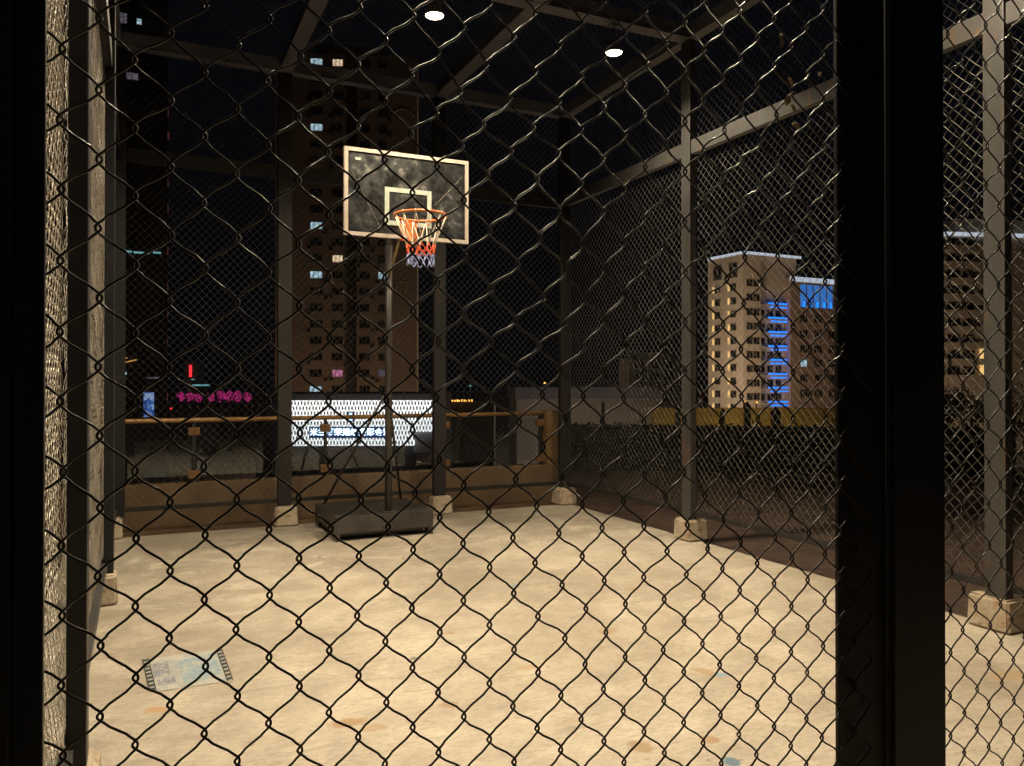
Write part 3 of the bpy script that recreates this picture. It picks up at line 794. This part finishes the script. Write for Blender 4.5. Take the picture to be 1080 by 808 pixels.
for z in [zat(y, 186) - GZ for y in (330, 345, 360, 374.5, 389, 404, 418)]:
    for x in (1.9, 4.0): link('window', wA, t2, (x, 0, z))
for x in (1.9, 4.0): 
    for y in (300, 315): link('window', wA, t2, (x, 0, zat(y, 186) - GZ))
bal = MB()
for y in (322, 337, 352, 367, 381.5, 396.5, 411, 426):
    z = zat(y, 186) - GZ
    bal.box(5.41, 14.19, .2, 1.38, z - .15, z + .25)
bal.build('balcony_slab', M['beige_wall'], t2)
led = MB()
for y in (322, 337, 352, 367, 381.5, 396.5, 411, 426):
    z = zat(y, 186) - GZ
    led.box(7.9, 14.1, .08, .19, z + .30, z + .62); led.box(8.6, 14.1, .08, .19, z - .55, z - .25)
led.build('blue_light_strip', M['led_blue'], t2)
vs = MB().box(13.7, 14.15, -.05, .05, GZ + 25, zat(316, 186) - GZ); vs.build('violet_light_strip', M['led_violet'], t2)
for y in (330, 345, 360, 374.5, 389, 404, 419):
    for x in (7.0, 9.6, 12.2): link('window', wA, t2, (x, 1.4, zat(y, 186) - GZ))
wlit = window_mesh('window', 2.4, 1.9, M['lit_cool'], 1)
for y in (336, 352, 368, 383, 399, 415):
    for x in (18.4, 23.2, 28, 33):
        link('window', wlit if (y == 383 and x == 18.4) else wB, t2, (x, -.6, zat(y, 190) - GZ))

# --- third building beyond the far right post
D3 = 150
t3 = thing('balcony_block', 'beige block with stacked balconies seen past the black post at far right', 'building', spot(1010, D3) + Vector((0,0,GZ)), ROT + R_(8))
H3 = zat(247, D3) - GZ
m = MB(); m.box(-9, 17, 0, 12, 0, H3); m.box(.4, 17, 1, 11, H3, H3 + 3.2); m.build('wall', M['beige_wall'], t3)
m = MB(); m.box(-9.1, 17, -.55, -.3, H3 - .35, H3 + .35); m.build('roof_light_strip', M['led_white'], t3)
m = MB(); k = 0
for q in range(9):
    z = H3 - 3.2 - q * 3.05
    m.box(-9, 4.6, -1.2, -.02, z - .2, z + .95)
m.build('balcony', M['beige_wall'], t3)
for q in range(9):
    z = H3 - 1.55 - q * 3.05
    for x in (-7, -3.9, -.8, 2.3): link('window', wB, t3, (x, 0, z))
m = MB().box(4.62, 5.0, -.6, -.02, zat(399, D3) - GZ, zat(366, D3) - GZ); m.build('wall_light', M['warm_spot'], t3)

def dark_tree(px, D, top, wd, lab):
    p = spot(px, D); g = np.random.default_rng(int(px)); H = zat(top, D) - GZ
    t_ = thing('tree', lab, 'tree', p + Vector((0,0,GZ)), 0, 'dark trees at the foot of the far right block')
    tr = MB(); tr.tube([(0,0,0),(.2,0,H*.4),(.1,.1,H*.75)], [.35,.26,.12], 7)
    for a in np.linspace(0, 5.2, 5): tr.tube([(.15,.05,H*.45),(1.6*math.cos(a),1.6*math.sin(a),H*.68),(2.4*math.cos(a),2.4*math.sin(a),H*.82)], [.14,.09,.04], 5)
    tr.build('trunk', M['bark'], t_)
    cr = MB()
    for q in range(9):
        c0 = Vector((g.normal(0, wd*.28), g.normal(0, wd*.28), H*(.55 + .36*g.random()))); R0 = wd * g.uniform(.18,.3)
        for k in range(260):
            a = Vector(g.normal(0,1,3)).normalized(); c = c0 + a * R0 * g.random()**.4
            if c.z > H: continue
            d = Vector(g.normal(0,1,3)).normalized(); e_ = d.cross(Vector(g.normal(0,1,3))).normalized(); z_ = .16
            cr.quad([c - d*z_, c + e_*z_*.6, c + d*z_, c - e_*z_*.6])
    cr.build('crown', M['hedge'], t_)
dark_tree(992, 100, 402, 6.5, 'dark tree beside the black post, under the far right block')
dark_tree(1024, 104, 399, 7, 'dark tree under the warm wall light of the far right block')
dark_tree(1068, 100, 404, 7.5, 'dark tree at the right edge, beyond the far right fence post')

# --- dark tower at the left
D4 = 110
t4 = thing('dark_tower', 'dark unlit tower at the left with a blue screen near its foot', 'building', spot(140, D4) + Vector((0,0,GZ)), ROT + R_(24))
def l4(px): return lat(px, D4) - lat(140, D4)
def z4(py): return zat(py, D4) - GZ
MB().box(l4(60), l4(173), 0, 16, 0, z4(-60)).build('wall', M['dark_wall'], t4)
for px, py, w, h, k in ((145,21,.7,.9,'lit_cool'),(130,20,1.0,1.6,'lit_dim'),(138,80,1.8,1.1,'lit_dim'),(131,394,.9,.35,'lit_cool'),(128,400,.5,.3,'lit_dim'),(159,398.5,1.5,.25,'lit_dim')):
    link('window', window_mesh('window', w, h, M[k], 1), t4, (l4(px), 0, z4(py)))
m = MB()
for x, y, w in ((134,265.5,1.2),(148,266,2.0),(163,265,1.0)): m.box(l4(x) - w/2, l4(x) + w/2, -.15, -.02, z4(y) - .12, z4(y) + .12)
m.build('cyan_light_strip', M['cyan'], t4)
m = MB(); m.tube([(l4(128), -.3, z4(381.5)), (l4(133), -.9, z4(382.5)), (l4(138), -.6, z4(381)), (l4(143.5), -.2, z4(379.5))], .09, 6); m.tube([(l4(127), -.2, z4(377.3)), (l4(135), -.3, z4(377.8))], .07, 6)
m.build('curved_light', glow('dull_amber', (1,.5,.1), .5), t4)
def screen_mat():
    m, nt, b_ = nm('blue_screen'); v = coord(nt); f = noise(nt, v, .9, 4, .7, .6)
    nt.links.new(ramp(nt, f, [(.36, (.02,.03,.06)), (.48, (.06,.18,.65)), (.56, (.45,.6,.85)), (.68, (.25,.32,.42))]), b_.inputs['Emission Color'])
    b_.inputs['Emission Strength'].default_value = .55; b_.inputs['Base Color'].default_value = (.01,.01,.01,1); return m
MB().box(l4(150.5), l4(160.5), -.25, -.02, z4(440), z4(414)).build('screen', screen_mat(), t4)
dimred = glow('dim_red_light', (.55,.16,.13), .12)
for y in (48, 97, 112, 137, 158, 188, 215, 262, 300, 330, 360, 392, 418):
    h_ = random.uniform(.3, .8)
    MB().box(l4(173.1), l4(174.0 + .6 * (y in (97, 137))), -.1, .2, z4(y) - h_, z4(y) + .35).build('corner_light', dimred, t4)

# --- distant red lit tower and pink trees
D5 = 420
t5 = thing('distant_tower', 'distant slim grey tower with a red vertical light, far left', 'building', spot(201, D5) + Vector((0,0,GZ)), ROT)
s5 = D5 / FPX
MB().box(-6*s5, 6*s5, 0, 8, 0, zat(381, D5) - GZ).build('wall', M['grey_wall'], t5)
MB().box(-1.3*s5, 1.3*s5, -.3, -.02, zat(397.5, D5) - GZ, zat(385, D5) - GZ).build('red_light_strip', M['red'], t5)
t6 = thing('low_hall', 'distant low hall with a thin cyan roof light, left of the tan tower', 'building', spot(214, 400) + Vector((0,0,GZ)), ROT)
s6 = 400 / FPX
MB().box(-13*s6, 13*s6, 0, 10, 0, zat(404, 400) - GZ).build('wall', M['dark_wall'], t6)
m = MB(); m.box(-11*s6, 7*s6, -.4, -.02, zat(407, 400) - GZ, zat(405.6, 400) - GZ); m.box(-12*s6, -9*s6, -.4, -.02, zat(402.5, 400) - GZ + .8, zat(401.5, 400) - GZ+ .8)
m.build('cyan_light_strip', M['cyan'], t6)

def light_tree(px, w, top, lab):
    D = 300 + random.uniform(-15, 15); s = D / FPX; g = np.random.default_rng(int(px))
    t_ = thing('lit_tree', lab, 'tree', spot(px, D) + Vector((0,0,GZ)), 0, 'trees with pink string lights in the distance')
    zc = zat((top + 424) / 2, D) - GZ; zt = zat(top, D) - GZ
    MB().tube([(0,0,0),(0.2,0,zc*.6),(0,0,zc)], [.35,.28,.15], 6).build('trunk', M['bark'], t_)
    V = MB(); P_ = MB()
    for k in range(320):
        a = g.normal(0, 1, 3); a /= np.linalg.norm(a); rr = g.random() ** .4
        c = Vector((a[0]*rr*w*s*.5, a[1]*rr*w*s*.5, zc + a[2]*rr*(zt - zc)))
        d = Vector(g.normal(0,1,3)).normalized(); e_ = d.cross(Vector(g.normal(0,1,3))).normalized(); q_ = .35
        V.quad([c - d*q_, c + e_*q_*.6, c + d*q_, c - e_*q_*.6])
        if k < 90:
            c = c * 1.0; z_ = .10 + .13*g.random(); P_.box(c.x - z_, c.x + z_, c.y - z_, c.y + z_, c.z - z_, c.z + z_)
    V.build('crown', M['hedge'], t_); P_.build('string_lights', M['magenta'], t_)
for px, w, top, lab in ((191,9,413,'leftmost pink lit tree, beside the red lamp'),(200,8,414,'small pink lit tree under the cyan roof light'),(209,9,415,'low pink lit tree just right of the cyan roof light'),
                        (222,9,414,'pink lit tree at the middle of the row'),(233,9,411,'tall pink lit tree right of the middle of the row'),(242,9,412,'broad pink lit tree third from the right end of its row'),
                        (251,10,411,'brightest pink lit tree, second from the right end of the row'),(261,8,413,'pink lit tree at the right end of the row')):
    light_tree(px, w, top, lab)

# --- low building carrying the bright white sign
D7 = 45
t7 = thing('low_building', 'dark low building under the bright sign, across the street', 'building', spot(382, D7 + .6) + Vector((0,0,GZ)), ROT + R_(2))
def l7(px): return lat(px, D7) - lat(382, D7)
MB().box(l7(270), l7(470), 0, 9, 0, zat(415.5, D7) - GZ).build('wall', M['dark_wall'], t7)
sg = thing('illuminated_sign', 'bright white lattice sign with a blue Chinese text band, behind the glass railing', 'sign', spot(382, D7) + Vector((0,0,GZ)), ROT + R_(2))
def z7(py): return zat(py, D7) - GZ
def lattice_mat():
    m, nt, b_ = nm('white_lattice_light')
    v = coord(nt, (1,1,1), (R_(90), 0, 0))
    tc = nt.nodes.new('ShaderNodeTexCoord'); sp = nt.nodes.new('ShaderNodeSeparateXYZ'); nt.links.new(tc.outputs['Object'], sp.inputs[0])
    cw_, ch_ = .183, .56
    x = math_(nt, 'MULTIPLY', sp.outputs['X'], math.pi / cw_)
    zz = math_(nt, 'MULTIPLY', sp.outputs['Z'], math.pi / ch_)
    sx = math_(nt, 'ABSOLUTE', math_(nt, 'COSINE', x)); sz = math_(nt, 'ABSOLUTE', math_(nt, 'COSINE', zz))
    sx2 = math_(nt, 'ABSOLUTE', math_(nt, 'SINE', x)); sz2 = math_(nt, 'ABSOLUTE', math_(nt, 'SINE', zz))
    a = math_(nt, 'MULTIPLY', sx, math_(nt, 'POWER', sz, .45)); c = math_(nt, 'MULTIPLY', sx2, math_(nt, 'POWER', sz2, .45))
    k = math_(nt, 'MAXIMUM', a, c)
    nt.links.new(ramp(nt, k, [(.60, (.02,.02,.022)), (.80, (1,1,.98))]), b_.inputs['Emission Color'])
    b_.inputs['Emission Strength'].default_value = 1.5; b_.inputs['Base Color'].default_value = (.02,.02,.02,1)
    return m
lm = lattice_mat()
m = MB(); m.box(l7(306), l7(437), -.10, .12, z7(470), z7(422.3)); m.box(l7(437.02), l7(457), -.10, .12, z7(455.5), z7(422.3))
m.build('light_panel', lm, sg)
MB().box(l7(327.5), l7(414), -.22, -.105, z7(461.6), z7(450.0)).build('text_band', glow('deep_blue_band', (.004,.03,.25), .4), sg)
text_obj('lettering', '米兰尊荣婚纱摄影会馆', .455, glow('blue_white_letters', (.62,.82,1), 4.5), sg, (l7(370.5), -.27, z7(455.8)), (R_(90),0,0), .02, .007)
m = MB(); m.box(l7(366.5), l7(374.5), -.2, -.105, z7(444.5), z7(434), 0); m.box(l7(368.8), l7(372.3), -.26, -.2, z7(438.2), z7(435.2), 1); m.box(l7(368.6), l7(372.6), -.26, -.2, z7(443.4), z7(440), 1)
m.build('emblem', [glow('navy_plate', (.01,.02,.08), .2), glow('pale_blue_plate', (.5,.75,1), 1.6)], sg)
MB().box(l7(437.05), l7(460), -.3, .5, z7(478), z7(455.9)).build('service_box', M['grey_wall'], t7).matrix_parent_inverse = Matrix.Identity(4)

# --- grey long hall, dim block, ochre wall, posts, street lamp on the right
D8 = 62
t8 = thing('long_hall', 'long low grey hall beyond the far right corner post', 'building', spot(610, D8) + Vector((0,0,GZ)), ROT + R_(4))
def l8(px): return lat(px, D8) - lat(610, D8)
def z8(py): return zat(py, D8) - GZ
MB().box(l8(545), l8(700), .3, 9, 0, z8(421)).build('wall', M['beige_wall'], t8)
MB().box(l8(543), l8(702), -.3, 9, z8(420.5), z8(408.5)).build('parapet', M['grey_wall'], t8)
D9 = 95
t9 = thing('dim_block', 'dim grey block rising behind the long low hall', 'building', spot(690, D9) + Vector((0,0,GZ)), ROT)
MB().box(-3, 3, 0, 9, 0, zat(377, D9) - GZ).box(-2.2, 2.2, 1, 7, zat(377, D9) - GZ, zat(372, D9) - GZ).build('wall', M['grey_wall'], t9)
wD = window_mesh('window', 1.3, 1.1, M['pane'], 1)
for r in range(3):
    for x in (-1.8, 0, 1.8): link('window', wD, t9, (x, 0, zat(384 + 12*r, D9) - GZ))
D10 = 48
yw = MB().box(lat(686, D10), lat(960, D10), 0, .5, 0, zat(431.5, D10) - GZ).box(lat(686, D10), lat(960, D10), -.08, .6, zat(431.5, D10) - GZ, zat(430.3, D10) - GZ)
for q_ in range(9):
    x_ = lat(690 + q_ * 31, D10); yw.box(x_ - .09, x_ + .09, -.06, -.002, 0, zat(431.5, D10) - GZ - .01)
o = yw.build('boundary_wall', M['yellow_wall']); o.location = FW * D10 + Vector((0,0,GZ)); o.rotation_euler.z = ROT
tag(o, 'ochre boundary wall lit yellow, beyond the right fence under the beige building', 'wall')
M['dark_post'] = surf('dark_stone', (.03,.028,.025), (.05,.045,.04), 3, .8, 0, .1)
def gatepost(px, w, top, lab):
    D = 45; p = spot(px, D); s = D / FPX; m = MB(); h = zat(top, D) - GZ; w = w * s / 2
    m.box(-w, w, -w, w, 0, h - 2.2*w)
    n = len(m.v); m.v += [(-w*1.25,-w*1.25,h-2.2*w+.01),(w*1.25,-w*1.25,h-2.2*w+.01),(w*1.25,w*1.25,h-2.2*w+.01),(-w*1.25,w*1.25,h-2.2*w+.01),(0,0,h)]
    for q in ((0,3,2,1),(0,1,4),(1,2,4),(2,3,4),(3,0,4)): m.f.append(tuple(n+i for i in q)); m.m.append(0)
    o = m.build('gate_post', M['dark_post']); o.location = p + Vector((0,0,GZ)); o.rotation_euler.z = ROT
    tag(o, lab, 'gate post', 'dark posts before the ochre wall')
gatepost(762, 4, 430, 'thinnest dark post before the ochre wall, left of the peaked one')
gatepost(788, 6, 423, 'tallest dark peaked post before the ochre wall')
gatepost(818, 8, 428, 'widest dark post before the ochre wall, under the blue strips')
gatepost(715, 5, 428, 'dark post before the ochre wall, beside the lit middle fence post')
gatepost(636, 3.2, 422, 'slim dark post before the long grey hall')
def small_lamp(px, py, D, mat, lab):
    t_ = thing('street_lamp', lab, 'street lamp', spot(px, D) + Vector((0,0,GZ)), ROT, 'street lamps in the distance')
    z = zat(py, D) - GZ; s = D / FPX
    MB().tube([(0,.1,0),(0,.1,z)], .06, 6).build('pole', M['dark_post'], t_)
    MB().lathe([(.0,-.9*s),(1.1*s,-.5*s),(1.25*s,.2*s),(.7*s,.8*s),(0,1.0*s)], (0,0,z), 10).build('lamp_head', mat, t_, smooth=True)
small_lamp(785, 424, 52, M['amber'], 'amber street lamp above the ochre wall')
small_lamp(741, 420.5, 60, M['red'], 'small red lamp left of the beige building')
small_lamp(574.5, 404, 160, M['amber'], 'orange lamp above the long grey hall')
small_lamp(496, 407, 200, M['cyan'], 'pale blue lamp right of the tan tower')
small_lamp(180.5, 431, 120, M['red'], 'red lamp just above the handrail at the left')
small_lamp(798, 424.5, 70, M['amber'], 'faint amber lamp at the foot of the beige building')
# amber light string on a dark roof right of the tan tower
t11 = thing('market_roof', 'dark roof edged with amber lights right of the sign', 'building', spot(487, 90) + Vector((0,0,GZ)), ROT)
s11 = 90 / FPX
MB().box(-30*s11, 34*s11, 0, 9, 0, zat(425, 90) - GZ).build('wall', M['dark_wall'], t11)
m = MB()
for x in np.linspace(-27, 10, 16): 
    x += random.uniform(-.8,.8); q_ = random.uniform(.45, 1.1); m.box((x-q_)*s11, (x+q_)*s11, -.3, -.02, zat(423.5, 90) - GZ, zat(422.2 - random.random(), 90) - GZ)
m.build('amber_lights', M['amber'], t11)

# ------------------------------------------------------------------ light of the streets below
def pt_light(px, depth, z, energy, col, r=.5):
    L = bpy.data.lights.new('street_light', 'POINT'); L.energy = energy; L.color = col; L.shadow_soft_size = r
    o_ = bpy.data.objects.new('street_light', L); C.objects.link(o_); o_.location = spot(px, depth) + Vector((0,0,z)); return o_
WARM = (1, .66, .38)
pt_light(330, 121, -9, 1900, WARM, 1.5); pt_light(430, 121, -9, 1900, WARM, 1.5)
pt_light(728, 158, 0, 26000, (1,.80,.56), 1.5); pt_light(850, 150, -8, 9000, (1,.70,.45), 1.5)
pt_light(1010, 120, -8, 8500, (1,.74,.48), 1.5)
for px, e in ((700, 40), (752, 150), (800, 200), (870, 70)): pt_light(px, 44.5, .0 - 4.5, e, (1,.70,.22), .3)
L = bpy.data.lights.new('street_light', 'POINT'); L.energy = 32; L.color = (1,.80,.60); L.shadow_soft_size = .15
o_ = bpy.data.objects.new('street_light', L); C.objects.link(o_); o_.location = (-4.5, -4.0, 4.6)
pt_light(600, 55, -3.5, 300, (1,.85,.75), .4)

# ------------------------------------------------------------------ sky, moon, camera
w = bpy.data.worlds.new('World'); S.world = w; w.use_nodes = True
nt = w.node_tree; bg = nt.nodes['Background']
sky = nt.nodes.new('ShaderNodeTexSky'); sky.sky_type = 'NISHITA'; sky.sun_disc = False
sky.sun_elevation = R_(-4); sky.sun_rotation = R_(200)
ad = nt.nodes.new('ShaderNodeMix'); ad.data_type = 'RGBA'; ad.blend_type = 'ADD'; ad.inputs['Factor'].default_value = 1
nt.links.new(sky.outputs[0], ad.inputs[6]); ad.inputs[7].default_value = (.022, .027, .046, 1)      # city glow on a clear night sky
nt.links.new(ad.outputs[2], bg.inputs['Color']); bg.inputs['Strength'].default_value = .05
sn = bpy.data.lights.new('Moon', 'SUN'); sn.energy = .004; sn.angle = R_(.5); sn.color = (.8,.88,1)
so = bpy.data.objects.new('Moon', sn); C.objects.link(so); so.rotation_euler = (R_(50), 0, R_(-60))

cam = bpy.data.cameras.new('Camera'); co = bpy.data.objects.new('Camera', cam); C.objects.link(co)
cam.sensor_width = 36; cam.lens = FPX / 1080 * 36; cam.clip_start = .02; cam.clip_end = 3000
PITCH = .4
co.location = (0, 0, EYE); co.rotation_euler = (R_(90 + PITCH), 0, -YAW)
cam.shift_y = -((404 + FPX * math.tan(R_(PITCH))) - HY) / 1080
S.camera = co
vs_ = S.view_settings; vs_.view_transform = 'Standard'; vs_.look = 'None'; vs_.exposure = 0; vs_.gamma = 1
S.cycles.max_bounces = 6; S.cycles.diffuse_bounces = 3; S.cycles.glossy_bounces = 3; S.cycles.transparent_max_bounces = 12
S.cycles.use_denoising = True; S.cycles.sample_clamp_indirect = 4
